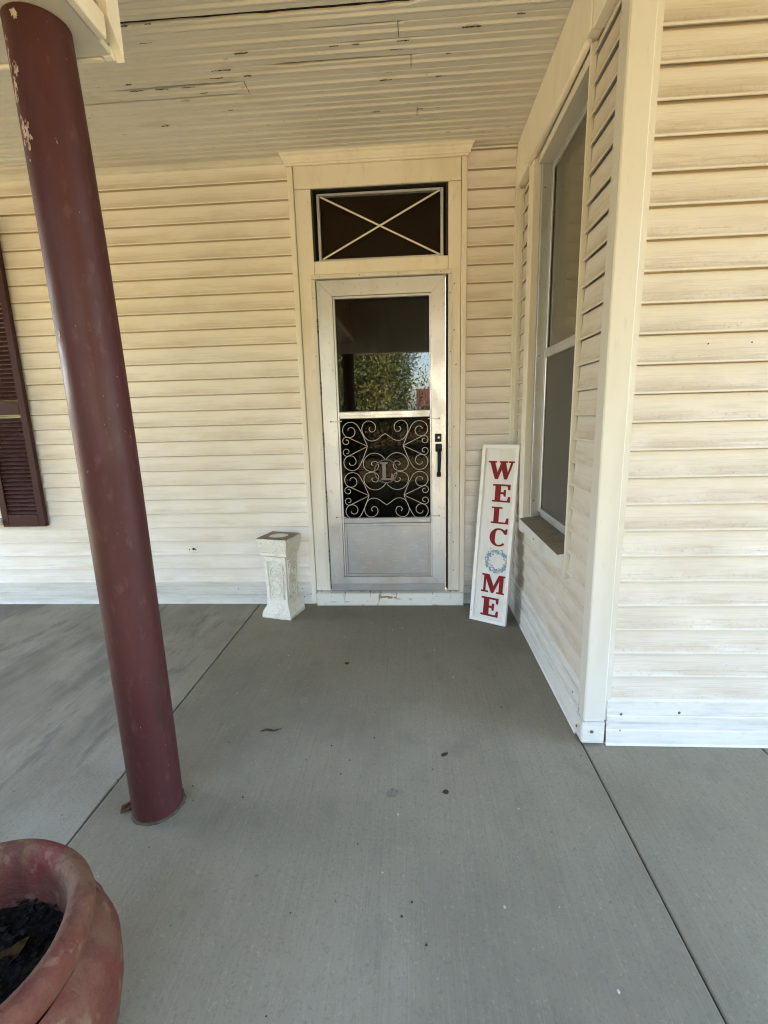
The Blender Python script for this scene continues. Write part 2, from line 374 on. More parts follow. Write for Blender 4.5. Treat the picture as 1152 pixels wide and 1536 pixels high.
# side wall of the bay (faces -X)
sw = thing('side_wall', 'narrow clapboard side wall holding the tall screened window, right of the door', 'wall')
ZS = [.707-.0975*k for k in range(5, 0, -1)] + [.707+.0975*k for k in range(0, 22)]
ZS = [z for z in ZS if z < 2.60]
for k in range(len(ZS)):
    z0 = ZS[k]; z1 = ZS[k+1] if k+1 < len(ZS) else 2.606
    if z1 < .62:
        board(sw, 1, -1.392, -.020, z0, z1, XR, 1, 0, 'siding_grimy_shaded')
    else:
        board(sw, 1, -1.392, -1.142, z0, z1, XR, 1, 0, 'siding_grimy_shaded')
        if z1 < .725: board(sw, 1, -1.142, -.020, z0, min(z1, .66), XR, 1, 0, 'siding_grimy_shaded')
        else: board(sw, 1, -.262, -.022, z0, z1, XR, 1, 0, 'siding_grimy_shaded')
skirt(sw, 1, -1.40, -.02, ZS[0]+.002, XR)
for y, z in ((-1.33, .15), (-1.36, .05), (-1.395, .035)): screw(sw, (XR-.008, y, z), (-1, 0, 0))
part('corner_trim', 'trim_metal', sw, XR-.018, XR+.01, -.030, -.022, .004, 2.60)
part('frieze_board', 'trim_paint', sw, XR-.030, XR+.02, -1.185, -.002, 2.615, 2.853, bev=.004)
part('frieze_board', 'trim_paint', sw, XR-.026, XR+.02, -1.388, -1.189, 2.608, 2.853, bev=.004)
bm = tube(bmesh.new(), [(XR-.018, -.30, 2.606), (XR-.018, -1.14, 2.606)], .013, 10); obj('frieze_bead', bm, 'trim_paint', sw, True)
part('channel_trim', 'trim_metal', sw, XR-.011, XR+.012, -1.142, -1.132, .585, 2.60, bev=.0015)
part('sheathing', 'sheathing_board', sw, XR+.030, XR+.06, -1.44, -1.142, -.05, 3.1, bev=0)
part('sheathing', 'sheathing_board', sw, XR+.030, XR+.06, -.29, .02, -.05, 3.1, bev=0)
part('sheathing', 'sheathing_board', sw, XR+.030, XR+.06, -1.142, -.29, -.05, .60, bev=0)
part('sheathing', 'sheathing_board', sw, XR+.030, XR+.06, -1.142, -.29, 2.62, 3.1, bev=0)

# bay front wall (faces -Y)
fw = thing('front_wall', 'near clapboard wall facing the yard, rightmost, with a white corner post', 'wall')
ZF = [.191+.0976*k for k in range(28)]; ZF = [z for z in ZF if z < 2.83]
for k in range(len(ZF)):
    board(fw, 0, 1.345, 3.9, ZF[k], ZF[k+1] if k+1 < len(ZF) else 2.85, YB, 1, 0, 'siding_grimy_shaded')
skirt(fw, 0, 1.346, 3.9, .193, YB-.002)
for x, z in ((1.40, .135), (1.40, .062), (1.62, .145), (2.4, .14)): screw(fw, (x, YB-.010, z), (0, -1, 0), .0055)
for x in (1.585, 1.725):                                   # two bent nails in a course
    screw(fw, (x, YB-.004, 1.52), (0, -1, 0), .0028, 'rust')
bm = nb(1.352, 3.9, YB+.031, YB+.06, -.05, 3.1); obj('sheathing', bm, 'sheathing_board', fw)
# outside corner post: two faces and flanges
prf = [(1.262, -1.384), (1.2585, -1.384), (1.2585, -1.402), (1.2555, -1.405), (1.2555, -1.457), (1.260, -1.4615), (1.333, -1.4615), (1.337, -1.457), (1.337, -1.453), (1.358, -1.453), (1.358, -1.440)]
bm = prism(bmesh.new(), prf + [(1.300, -1.430), (1.290, -1.400)], 2, .105, HC-.002)
post = obj('corner_post', bm, 'corner_metal', fw)
prf2 = [(1.262, -1.390), (1.2515, -1.392), (1.2505, -1.460), (1.255, -1.466), (1.336, -1.467), (1.336, -1.44), (1.28, -1.42)]
obj('corner_cap', prism(bmesh.new(), prf2, 2, .012, .103), 'skirt_metal', fw)
screw(fw, (1.288, -1.468, .062), (0, -1, 0), .007); screw(fw, (1.2425, -1.425, .058), (-1, 0, 0), .006)

# ------------------------------------------------------------------ ceiling
ce = structure('porch_ceiling')
PB = .0915
def ceil_board(x0, x1, k, cracks=()):
    ya = -.0165-PB*k; yb = ya-PB      # front edge is more negative
    y0, y1 = ya-.0013, yb+.0013
    w_ = y0-y1; m_ = (y0+y1)/2
    P = [(y0, HC+.012), (y0, HC+.0045), (y0-.004, HC), (m_+.016, HC), (m_+.011, HC+.0055), (m_+.0075, HC+.001), (m_+.003, HC-.005), (m_-.003, HC-.005), (m_-.0075, HC+.001),
         (m_-.011, HC+.0055), (m_-.016, HC), (y1+.004, HC), (y1, HC+.0045), (y1, HC+.012)]
    ph = random.random()*100; zo = random.uniform(-.0012, .0012)
    def jit(s, i, q):
        dz = mnoise.noise((s*1.6, ph, 0))*.0006+zo
        dy = 0
        for (which, xa, xb, gap) in cracks:
            if xa < s < xb:
                g = gap*(.55+.9*abs(mnoise.noise((s*9, ph, 5))))
                if which == 'back' and i < 3: dy = -g
                if which == 'front' and i > 10: dy = g
        return (q[0]+dy+mnoise.noise((s*5, ph, i*.01+9))*.0003, q[1]+dz)
    st = span(x0, x1, .05 if cracks else .2)
    bm = extrude(bmesh.new(), P, 0, st, None, jit)
    return obj('ceiling_board', bm, 'ceiling_paint', ce, smooth=25)
K0 = [(0, -6, 1.30)]
butt = {6: [-.168], 9: [.558], 3: [.64], 7: [.61], 12: [-.9], 2: [-1.3], 15: [.9], 18: [.3]}
crk = {10: [('front', -.62, .62, .017), ('back', .9, 1.2, .003)], 11: [('back', -.62, .6, .006)], 6: [('back', -1.1, -.17, .018), ('front', -.8, -.17, .015)],
       7: [('front', -.02, .62, .014), ('back', -.6, -.2, .004)], 9: [('front', .2, .56, .011), ('back', .35, .62, .004)], 8: [('front', .3, .5, .004), ('back', 0, .5, .004)], 4: [('front', .2, .6, .003)], 5: [('front', -.1, .3, .003)], 2: [('front', .7, 1.1, .003)]}
for k in range(-1, 42):
    x0 = -6.0 if k < 18 else -.30
    x1 = XR-.012 if k < 15 else 4.0
    if k == -1: x0, x1 = -6, XR-.012
    cuts = [x0] + [b for b in butt.get(k, []) if x0 < b < x1] + [x1]
    for a, b in zip(cuts, cuts[1:]):
        ceil_board(a+(.0015 if a != x0 else 0), b-(.0015 if b != x1 else 0), k, crk.get(k, ()))
obj('ceiling_backing', nb(-6, 4, -3.9, .02, HC+.013, HC+.02), 'dark_void', ce)

# peeled paint along the board joints: bare dark wood with lifted pale flakes beside it
bmd = bmesh.new(); bmp = bmesh.new()
rp = random.Random(21)
for i in range(30):
    k = rp.choice((4, 5, 6, 7, 8, 8, 9, 9, 10, 11, 7)); y = -.0165-PB*k-rp.choice((0, 0, 0, .046)); x = rp.uniform(-.75, 1.05)
    L_ = rp.uniform(.015, .085); W_ = rp.uniform(.003, .007); n = 9
    up = [(x+L_*(t/n-.5), y+W_*rp.uniform(.15, 1)) for t in range(n+1)]; lo = [(x+L_*(t/n-.5), y-W_*rp.uniform(.1, .8)) for t in range(n, -1, -1)]
    bmd.faces.new([bmd.verts.new((a, b, HC-.0060)) for a, b in up+lo])
    if i % 2 == 0:
        f = [bmp.verts.new((x+L_*(t/n-.5)*.7, y-W_*.9, HC-.0014)) for t in range(n+1)]
        g = [bmp.verts.new((x+L_*(t/n-.5)*.7, y-W_*.9-rp.uniform(.001, .006), HC-rp.uniform(.003, .007))) for t in range(n+1)]
        for t in range(n): bmp.faces.new((f[t], f[t+1], g[t+1], g[t]))
obj('peeled_patch', bmd, 'peeled_wood', ce, kind='stuff'); obj('paint_flake', bmp, 'ceiling_paint', ce, kind='stuff')

# roof that shades the porch
rf = thing('porch_cover', 'dark shingled porch roof over the ceiling boards, seen only from outside', 'roof')
def slope(x0, x1, y0, z0, y1, z1, th=.08):
    return prism(bmesh.new(), [(y0, z0), (y1, z1), (y1, z1+th), (y0, z0+th)], 0, x0, x1)
obj('roof_slope', slope(-6.3, -.45, -2.2, 2.90, 2.5, 4.3), 'shingle', rf)
obj('roof_slope', slope(-.445, 4.3, -3.95, 2.90, 2.5, 4.3), 'shingle', rf)
obj('gable_wall', prism(bmesh.new(), [(-2.1, 2.9), (2.5, 2.9), (2.5, 4.28)], 0, -6.0, -5.9), 'white_paint', rf)

# ------------------------------------------------------------------ door surround
ds = thing('door_surround', 'cream painted wooden door casing with a stepped crown moulding above the transom', 'door frame')
F = -.014
part('casing', 'trim_paint', ds, -.104, -.0045, F, .03, .100, 2.668, bev=.003)
part('casing', 'trim_paint', ds, .8275, .903, F, .03, .100, 2.668, bev=.003)
part('header_board', 'trim_paint', ds, -.104, .903, F-.001, .03, 2.671, 2.792, bev=.003)
part('mullion_board', 'trim_paint', ds, -.003, .826, F, .03, 2.186, 2.264, bev=.003)
part('drip_strip', 'trim_metal', ds, -.026, .846, F-.012, .02, 2.160, 2.184, bev=.002)
for x0, x1 in ((-.140, -.107), (.906, .939)):
    bm = nb(x0, x1, F-.010, .03, .004, 2.792, bev=.004); obj('back_band', bm, 'trim_paint', ds)
# crown: stepped profile (y,z) swept along X with returned ends
cp = [(.0, 2.792), (-.030, 2.792), (-.032, 2.800), (-.040, 2.803), (-.043, 2.815), (-.050, 2.822), (-.054, 2.833), (-.064, 2.838), (-.066, 2.852), (0, 2.852)]
bm = bmesh.new(); A = []; B = []
for (y, z) in cp:
    e = max(0, (-y-.030))*.75
    A.append(bm.verts.new((-.146-e, y, z))); B.append(bm.verts.new((.946+e, y, z)))
bm.faces.new(A); bm.faces.new(B[::-1])
for i in range(len(cp)): j = (i+1) % len(cp); bm.faces.new((A[i], B[i], B[j], A[j]))
obj('crown_moulding', bm, 'trim_paint', ds, smooth=20)
bm = bmesh.new(); box(bm, -.098, .932, -.062, .03, .004, .094, bev=.004); obj('threshold', bm, 'sill_paint', ds)
bm = bmesh.new()
for i in range(5): box(bm, .36+i*.022, .385+i*.022+random.uniform(-.008, .01), -.0645, -.060, .064+random.uniform(-.01, .008), .070+random.uniform(0, .008))
obj('chipped_patch', bm, 'bare_wood', ds)
for z in (2.10, 1.83, 1.62, 1.23, .84, .45, .25): screw(ds, (.876 if z in (1.62, .84) else .864, F-.001, z), (0, -1, 0), .004)
for x in (.03, .28, .52, .78): screw(ds, (x, F-.012, 2.172), (0, -1, 0), .003)

# ------------------------------------------------------------------ transom
tw = thing('transom_window', 'dark brown transom pane crossed by two thin metal bars, above the storm door', 'window')
part('pane', 'screen_brown', tw, .006, .815, .060, .066, 2.266, 2.668, bev=0)
part('outer_pane', 'transom_glass', tw, .03, .79, .046, .048, 2.285, 2.652, bev=0)
for a in ((.022, .040, 2.272, 2.655), (.782, .800, 2.272, 2.655)): part('frame_rail', 'alu_door', tw, a[0], a[1], .022, .052, a[2], a[3], bev=.002)
part('frame_rail', 'alu_door', tw, .0405, .7815, .022, .052, 2.640, 2.655, bev=.002)
part('frame_rail', 'alu_door', tw, .0405, .7815, .022, .052, 2.272, 2.284, bev=.002)
for a, b, y in (((.045, 2.284), (.778, 2.640), .026), ((.778, 2.284), (.045, 2.640), .031)):
    bm = bmesh.new(); d = V((b[0]-a[0], 0, b[1]-a[1])); n = V((-d.z, 0, d.x)).normalized()*.0048
    p0 = V((a[0], 0, a[1])); p1 = V((b[0], 0, b[1]))
    prism(bm, [((p0-n).x, (p0-n).z), ((p1-n).x, (p1-n).z), ((p1+n).x, (p1+n).z), ((p0+n).x, (p0+n).z)], 1, y-.003, y+.002)
    obj('cross_bar', bm, 'trim_metal', tw)
part('reveal', 'gasket', tw, -.0042, .0065, F+.004, .07, 2.266, 2.667, bev=0); part('reveal', 'gasket', tw, .8155, .827, F+.004, .07, 2.266, 2.667, bev=0)
part('reveal', 'gasket', tw, .0068, .815, .0, .07, 2.6655, 2.6705, bev=0)

# ------------------------------------------------------------------ entry door behind the storm door
ed = thing('entry_door', 'dark wooden entry door behind the storm door glass', 'door')
part('door_slab', 'door_wood', ed, .0, .813, .105, .118, .10, 2.17, bev=0)
for z0, z1 in ((.25, .95), (1.15, 2.0)):
    for x0, x1 in ((.12, .37), (.44, .69)):
        part('raised_panel', 'door_wood', ed, x0, x1, .092, .1048, z0, z1, bev=.010)

# ------------------------------------------------------------------ storm door
sdr = thing('storm_door', 'weathered aluminium storm door with a scrollwork grille and kick panel', 'door')
DZ0, DZ1 = .102, 2.153
def rail4(x0, x1, z0, z1, t, y0, y1, names, m, parent):
    """mitred frame of four"""
    o = [(x0, z0), (x1, z0), (x1, z1), (x0, z1)]; tl, tr, tb, tt = t
    i = [(x0+tl, z0+tb), (x1-tr, z0+tb), (x1-tr, z1-tt), (x0+tl, z1-tt)]
    for k, nm in enumerate(names):
        j = (k+1) % 4
        g = .0006
        bm = prism(bmesh.new(), [o[k], o[j], i[j], i[k]], 1, y0, y1)
        bmesh.ops.bevel(bm, geom=[e for e in bm.edges], offset=.0016, segments=1, affect='EDGES', clamp_overlap=True)
        obj(nm, bm, m, parent)
rail4(.002, .811, DZ0, DZ1, (.097, .092, .100, .095), -.012, .022, ['bottom_rail', 'stile', 'top_rail', 'stile'], 'alu_door', sdr)
# inner stop frame, glass, rails
for x0, x1 in ((.0995, .1125), (.7095, .7185)): part('inner_stop', 'alu_door', sdr, x0, x1, -.006, .018, .203, 2.0575, bev=.002)
part('inner_stop', 'alu_door', sdr, .1128, .7092, -.006, .018, 2.042, 2.0575, bev=.002)
part('glass_rim', 'gasket', sdr, .1128, .1155, .0, .014, 1.346, 2.042, bev=0)
part('mid_rail', 'alu_door', sdr, .1128, .7092, -.010, .018, 1.298, 1.345, bev=.004)
part('mid_rail_lip', 'alu_door', sdr, .1128, .7092, -.013, -.0102, 1.318, 1.340, bev=.001)
part('lower_rail', 'alu_panel', sdr, .1128, .7092, -.009, .018, .588, .627, bev=.004)
part('pane', 'door_glass', sdr, .113, .709, .006, .009, 1.346, 2.042, bev=0)
part('pane', 'lower_glass', sdr, .113, .709, .006, .009, .627, 1.298, bev=0)
bm = nb(.1128, .7092, .004, .016, .205, .587); obj('kick_panel', bm, 'alu_panel', sdr)
rail4(.1128, .7092, .203, .587, (.016, .016, .020, .020), -.004, .0042, ['panel_mould']*4, 'alu_panel', sdr)
part('bottom_sweep', 'alu_panel', sdr, .004, .809, -.016, -.0125, .106, .150, bev=.002)
# z-bar frame round the leaf
part('jamb_bar', 'trim_metal', sdr, -.030, -.004, F-.007, F-.0005, .104, 2.158, bev=.002)
part('jamb_bar', 'trim_metal', sdr, .828, .849, F-.007, F-.0005, .104, 2.158, bev=.002)
part('gap_seal', 'gasket', sdr, .814, .826, .002, .03, .104, 2.157, bev=0)
part('gap_seal', 'gasket', sdr, -.0035, .0005, .004, .03, .104, 2.157, bev=0)
for z in (1.88, 1.50, 1.17, .78, .36):
    bm = tube(bmesh.new(), [(-.001, -.016, z-.045), (-.001, -.016, z+.045)], .0055, 8); h = obj('hinge', bm, 'grey_metal', sdr, 40)
    for q in (-.03, .0, .03): obj('knuckle', tube(bmesh.new(), [(-.001, -.016, z+q-.002), (-.001, -.016, z+q+.002)], .0062, 8), 'gasket', h)
for z in (2.05, 1.70, 1.10, .52): screw(sdr, (-.020, F-.008, z), (0, -1, 0), .003); screw(sdr, (.838, F-.008, z), (0, -1, 0), .0035)
# latch: lock plate, lever pull
part('lock_plate', 'black_metal', sdr, .741, .783, -.022, -.0125, 1.135, 1.188, bev=.003)
bm = tube(bmesh.new(), [(.765, -.022, 1.163), (.765, -.027, 1.163)], .0075, 12); obj('key_cylinder', bm, 'scroll_paint', sdr, 40)
part('handle_plate', 'black_metal', sdr, .744, .786, -.026, -.0125, 1.070, 1.122, bev=.004)
bm = bmesh.new(); tube(bm, [(.767, -.030, 1.085), (.768, -.045, 1.062), (.768, -.050, 1.02), (.767, -.048, .97), (.765, -.036, .925)], [.011, .012, .012, .0105, .009], 10)
obj('pull_handle', bm, 'black_metal', sdr, 60)
part('handle_foot', 'black_metal', sdr, .752, .779, -.036, -.0125, .905, .935, bev=.003)

# scrollwork
gl_ = thing('grille', '', ''); del gl_['label']; del gl_['category']; del gl_['kind']; gl_.parent = sdr
U0, U1, GV0, GV1 = .1165, .7075, 1.291, .632
def cr(pts, n=7):
    P = [V((*p, 0)) for p in pts]; P = [P[0]*2-P[1]] + P + [P[-1]*2-P[-2]]; out = []
    for i in range(1, len(P)-2):
        for k in range(n):
            t = k/n; a, b, c, d = P[i-1:i+3]
            out.append(.5*((2*b)+(c-a)*t+(2*a-5*b+4*c-d)*t*t+(3*b-a-3*c+d)*t**3))
    out.append(P[-2]); return [(p.x, p.y) for p in out]
def spiral(cx, cy, r0_, a0, turns, r1, n=26):
    """from radius r0_ at angle a0 winding in by turns (signed) to r1"""
    return [(cx+(r0_+(r1-r0_)*(i/n)**1.15)*cos(a0+2*pi*turns*i/n), cy+(r0_+(r1-r0_)*(i/n)**1.15)*sin(a0+2*pi*turns*i/n)) for i in range(n+1)]
# pattern space: x from the left edge (845 wide), y downwards (940 high), as drawn on the flat grille
def wp(x, y, dy=0): return (U0+(U1-U0)*x/845, -.020+dy, GV0+(GV1-GV0)*y/940)
def scroll(pts, r=.0022, dy=0):
    for mir in (0, 1):
        q = [(845-x if mir else x, y) for x, y in pts]
        obj('scroll', tube(bmesh.new(), [wp(x, y, dy) for x, y in q], r, 6), 'scroll_paint', gl_, True)
def flipv(pts, c): return [(x, 2*c-y) for x, y in pts]
for off in (0, 475):
    apex = (253, 250+off)
    # big crook: apex -> straight up-left -> circle -> curl
    top = [apex, (225, 178+off), (196, 108+off)]
    sp = spiral(92, 104+off, 90, -.35, -1.42, 20)
    s1 = top + sp[1:]
    scroll(cr([s1[0], s1[1], s1[2]], 4)[:-1] + sp)
    bot = flipv(s1, 250+off); sp2 = flipv(sp, 250+off)
    scroll(cr(bot[:3], 4)[:-1] + sp2)
    # fan lines with small curls
    sm = spiral(52, 200+off, 42, -.95, -1.15, 13, 18)
    scroll([apex] + sm, .0023)
    scroll(flipv([apex] + sm, 250+off), .0023)
# top bracket, bottom bracket
brk = [(422.5, 133), (385, 158), (345, 188), (303, 200), (258, 190), (222, 150), (205, 95), (216, 45), (250, 16), (292, 18), (328, 46), (334, 84), (318, 112), (290, 114), (272, 92), (284, 70)]
scroll(cr(brk, 5)); scroll(cr(flipv([(x, y+6) for x, y in brk], 478), 5))
ctr = [(422.5, 384), (395, 350), (352, 322), (305, 316), (255, 334), (217, 378), (208, 425), (226, 465), (265, 486), (312, 484), (346, 458), (350, 420), (330, 394), (298, 398), (284, 420), (300, 434)]
scroll(cr(ctr, 5)); scroll(cr(flipv(ctr, 492), 5))
# medallion
cx, cz = .4125, .948
bm = tube(bmesh.new(), [(cx+.075*cos(a), -.026, cz+.077*sin(a)) for a in [2*pi*i/40 for i in range(41)]], .0042, 6, False); obj('medallion_ring', bm, 'grey_metal', gl_, True)
GL = {'W': (1.25, [(0, 1), (.40, 1), (.40, .91), (.32, .91), (.46, .36), (.605, .91), (.53, .91), (.53, 1), (.92, 1), (.92, .91), (.83, .91), (.95, .36), (1.07, .91), (.97, .91), (.97, 1), (1.25, 1), (1.25, .91), (1.17, .91), (.93, 0), (.80, 0), (.66, .55), (.50, 0), (.36, 0), (.09, .91), (0, .91)]),
      'E': (.82, [(0, 0), (.82, 0), (.82, .32), (.73, .32), (.69, .10), (.37, .10), (.37, .45), (.50, .45), (.53, .32), (.61, .32), (.61, .70), (.53, .70), (.50, .56), (.37, .56), (.37, .90), (.67, .90), (.71, .70), (.80, .70), (.80, 1), (0, 1), (0, .90), (.12, .90), (.12, .10), (0, .10)]),
      'L': (.85, [(0, 0), (.85, 0), (.85, .36), (.76, .36), (.71, .10), (.37, .10), (.37, .90), (.52, .90), (.52, 1), (0, 1), (0, .90), (.12, .90), (.12, .10), (0, .10)]),
      'M': (1.2, [(0, 0), (.36, 0), (.36, .09), (.22, .09), (.22, .74), (.52, 0), (.63, 0), (.90, .72), (.90, .09), (.79, .09), (.79, 0), (1.2, 0), (1.2, .09), (1.1, .09), (1.1, .91), (1.2, .91), (1.2, 1), (.86, 1), (.62, .38), (.37, 1), (0, 1), (0, .91), (.11, .91), (.11, .09), (0, .09)])}
def c_pts():
    o = []; n = 22
    for i in range(n+1):
        a = rad(52+(312-52)*i/n); o.append((.45+.45*cos(a), .5+.5*sin(a)))
    inn = []
    for i in range(n+1):
        a = rad(318-(318-48)*i/n); th = .13+.14*max(0, -cos(a)); inn.append((.45+(.45-th)*cos(a), .5+(.5-.09-.02*max(0, -cos(a)))*sin(a)))
    return o + inn[:-1] + [(.74, .68), (.84, .68), (.86, .98), (.78, .98)]
GL['C'] = (.86, c_pts())
def letter(ch, x0, x1, z0, z1, place, th):
    wd, P = GL[ch]; bm = bmesh.new()
    Q = [(x0+(x1-x0)*a/wd, z0+(z1-z0)*b) for a, b in P]
    A = [bm.verts.new(place(a, b, th)) for a, b in Q]; Bv = [bm.verts.new(place(a, b, 0)) for a, b in Q]
    f = bm.faces.new(A); f.normal_update(); n = len(A)
    for i in range(n): bm.faces.new((A[i], A[(i+1) % n], Bv[(i+1) % n], Bv[i]))
    bmesh.ops.triangulate(bm, faces=[f]); return bm
obj('initial', letter('L', cx-.036, cx+.046, cz-.060, cz+.062, lambda a, b, t: (a, -.022-t, b), .006), 'grey_metal', gl_)
for xa, xb, z in ((.050, .128, 1.283), (.697, .772, 1.287), (.060, .130, .634), (.700, .770, .636)):
    part('bracket', 'scroll_paint', gl_, xa, xb, -.018, -.0142, z-.0035, z+.0035, bev=.001)
    screw(gl_, (xa+.004 if xa < .4 else xb-.004, -.0185, z), (0, -1, 0), .005)

# ------------------------------------------------------------------ side window
wn = thing('side_window', 'tall double-hung window with grey insect screen, in the side wall', 'window', (0, 0, 0))
FX = XR+.066       # frame face
part('casing', 'trim_paint', wn, XR-.020, XR+.02, -.366, -.266, .60, 2.612, bev=.003)
part('jamb', 'alu_door', wn, XR+.021, FX+.03, -.392, -.368, .70, 2.612, bev=.001)
part('jamb', 'trim_metal', wn, XR+.006, FX+.03, -1.131, -1.118, .70, 2.612, bev=.001)
part('head_jamb', 'trim_metal', wn, XR-.0, FX+.03, -1.117, -.393, 2.560, 2.60, bev=.001)
for y0, y1 in ((-.425, -.3925), (-1.116, -1.088)): part('frame_stile', 'alu_door', wn, FX, FX+.022, y0, y1, .735, 2.558, bev=.003)
part('frame_rail', 'alu_door', wn, FX, FX+.022, -1.0875, -.4255, 2.525, 2.558, bev=.003)
part('frame_rail', 'alu_door', wn, FX-.002, FX+.022, -1.0875, -.4255, .735, .762, bev=.003)
part('frame_rail', 'alu_door', wn, FX+.004, FX+.03, -1.0875, -.4255, .715, .7345, bev=.002)
part('meeting_rail', 'alu_door', wn, FX-.004, FX+.022, -1.0875, -.4255, 1.600, 1.648, bev=.004)
part('gasket_line', 'gasket', wn, FX+.008, FX+.021, -.4300, -.4257, .763, 2.524, bev=0)
part('upper_pane', 'dusty_glass', wn, FX+.012, FX+.015, -1.0875, -.430, 1.649, 2.524, bev=0)
part('insect_screen', 'window_screen', wn, FX+.009, FX+.012, -1.0875, -.430, .763, 1.599, bev=0)
part('backing', 'dark_void', wn, FX+.05, FX+.06, -1.16, -.30, .60, 2.65, bev=0)
bm = prism(bmesh.new(), [(1.222, .632), (FX+.034, .632), (FX+.034, .716), (1.224, .690)], 1, -1.128, -.372)
for f in bm.faces:
    if f.normal.length == 0: f.normal_update()
bmesh.ops.recalc_face_normals(bm, faces=bm.faces[:])
for f in bm.faces: f.material_index = 1 if f.normal.z > .7 else 0
obj('sill', bm, ['corner_side', 'sill_dirty'], wn)
screw(wn, (1.2215, -.72, .655), (-1, 0, 0), .005)
for z in (2.45, 1.615, .80): screw(wn, (FX-.03, -.393, z), (0, -1, 0), .004)

# ------------------------------------------------------------------ shutter and the window beside it
sh = thing('shutter', 'dark maroon louvred shutter on the back wall, left of the post', 'shutter')
SX0, SX1 = -2.345, -2.025
for x0, x1 in ((SX0, SX0+.047), (SX1-.047, SX1)): part('stile', 'maroon', sh, x0, x1, -.046, -.012, .602, 2.62, bev=.003)
for z0, z1 in ((.602, .690), (1.385, 1.470), (2.53, 2.62)): part('rail', 'maroon', sh, SX0+.0475, SX1-.0475, -.045, -.014, z0, z1, bev=.003)
z = .694
while z < 2.52:
    if not (1.355 < z < 1.468):
        bm = prism(bmesh.new(), [(-.042, z), (-.036, z), (-.016, z+.026), (-.022, z+.026)], 0, SX0+.048, SX1-.048); obj('slat', bm, 'maroon_slat', sh)
    z += .0292
fwn = thing('front_window', 'white framed window partly out of view beyond the maroon shutter', 'window')
for x0, x1 in ((-3.40, -3.32), (-2.43, -2.36)): part('frame_stile', 'trim_paint', fwn, x0, x1, -.030, -.008, .66, 2.62, bev=.003)
part('head_rail', 'trim_paint', fwn, -3.31, -2.44, -.030, -.008, 2.53, 2.62, bev=.003)
part('sill', 'sill_paint', fwn, -3.43, -2.352, -.07, -.008, .615, .655, bev=.004)
part('pane', 'dusty_glass', fwn, -3.31, -2.44, -.012, -.008, .66, 2.525, bev=0)
part('meeting_rail', 'trim_paint', fwn, -3.31, -2.44, -.024, -.0125, 1.58, 1.63, bev=.002)

# ------------------------------------------------------------------ post and beam
mat('grime', (.060, .048, .034), .95, spec=.1, layers=[((50, 50, 50), 4, .4, .6, (.10, .085, .06), .7)])
def blob_ring():
    bm = bmesh.new(); n = 60; A = []; B = []; D = []
    for k in range(n):
        a = 2*pi*k/n; r = .0885+.006*mnoise.noise((cos(a)*4, sin(a)*4, 1))+.0025*mnoise.noise((cos(a)*14, sin(a)*14, 4))
        A.append(bm.verts.new((.081*cos(a), .081*sin(a), .006))); B.append(bm.verts.new((.0845*cos(a), .0845*sin(a), .003))); D.append(bm.verts.new((r*cos(a), r*sin(a), .0006)))
    for k in range(n):
        j = (k+1) % n; bm.faces.new((A[k], A[j], B[j], B[k])); bm.faces.new((B[k], B[j], D[j], D[k]))
    return bm
pp = thing('porch_post', 'round maroon steel post with scuffed paint, standing on the porch floor', 'post', (-.310, -1.810, 0))
bm = bmesh.new(); n = 40; rows = []
for i, zz in enumerate(span(0, 2.298, .06)):
    row = []
    for k in range(n):
        a = 2*pi*k/n; r = .0815 - .0055*(zz/2.2)**3 + .0006*mnoise.noise((cos(a)*2, sin(a)*2, zz*2))
        row.append(bm.verts.new((r*cos(a) - .024*(zz/2.2)**3, r*sin(a), zz)))
    rows.append(row)
for a, b in zip(rows, rows[1:]):
    for k in range(n): bm.faces.new((a[k], a[(k+1) % n], b[(k+1) % n], b[k]))
bm.faces.new(rows[0]); bm.faces.new(rows[-1])
obj('pipe', bm, 'post_paint', pp, 60)
bm = bmesh.new()                                    # torn base plate tab
P = [(-.085, -.03), (-.112, -.042), (-.118, -.022), (-.098, -.006), (-.108, .010), (-.084, .022)]
prism(bm, P, 2, .001, .007)
for v in bm.verts:
    if v.co.z > .005: v.co.z += random.uniform(0, .012)
obj('rusty_tab', bm, 'rust', pp)
def patch(zc, ac, sz, n_=5):
    bm = bmesh.new()
    for _ in range(n_):
        z1 = zc+random.gauss(0, sz); a1 = ac+random.gauss(0, sz*5); s = random.uniform(.002, .007)
        vs_ = []
        m = 9
        for k in range(m):
            t = 2*pi*k/m; rr = s*random.uniform(.25, 1.4)
            a = a1+rr*cos(t)/.082; zz = z1+rr*1.5*sin(t); q = .0823-.0055*(zz/2.2)**3; vs_.append(bm.verts.new((q*cos(a)-.024*(zz/2.2)**3, q*sin(a), zz)))
        bm.faces.new(vs_)
    return bm
for zc, ac, sz, n_ in ((2.02, -1.95, .022, 26), (2.19, -2.2, .02, 14), (2.275, -1.6, .006, 14), (1.55, -2.0, .006, 4), (2.12, -2.1, .015, 16), (2.165, -1.9, .006, 10)):
    obj('bare_scuff', patch(zc, ac, sz, n_), 'scuff_white', pp)

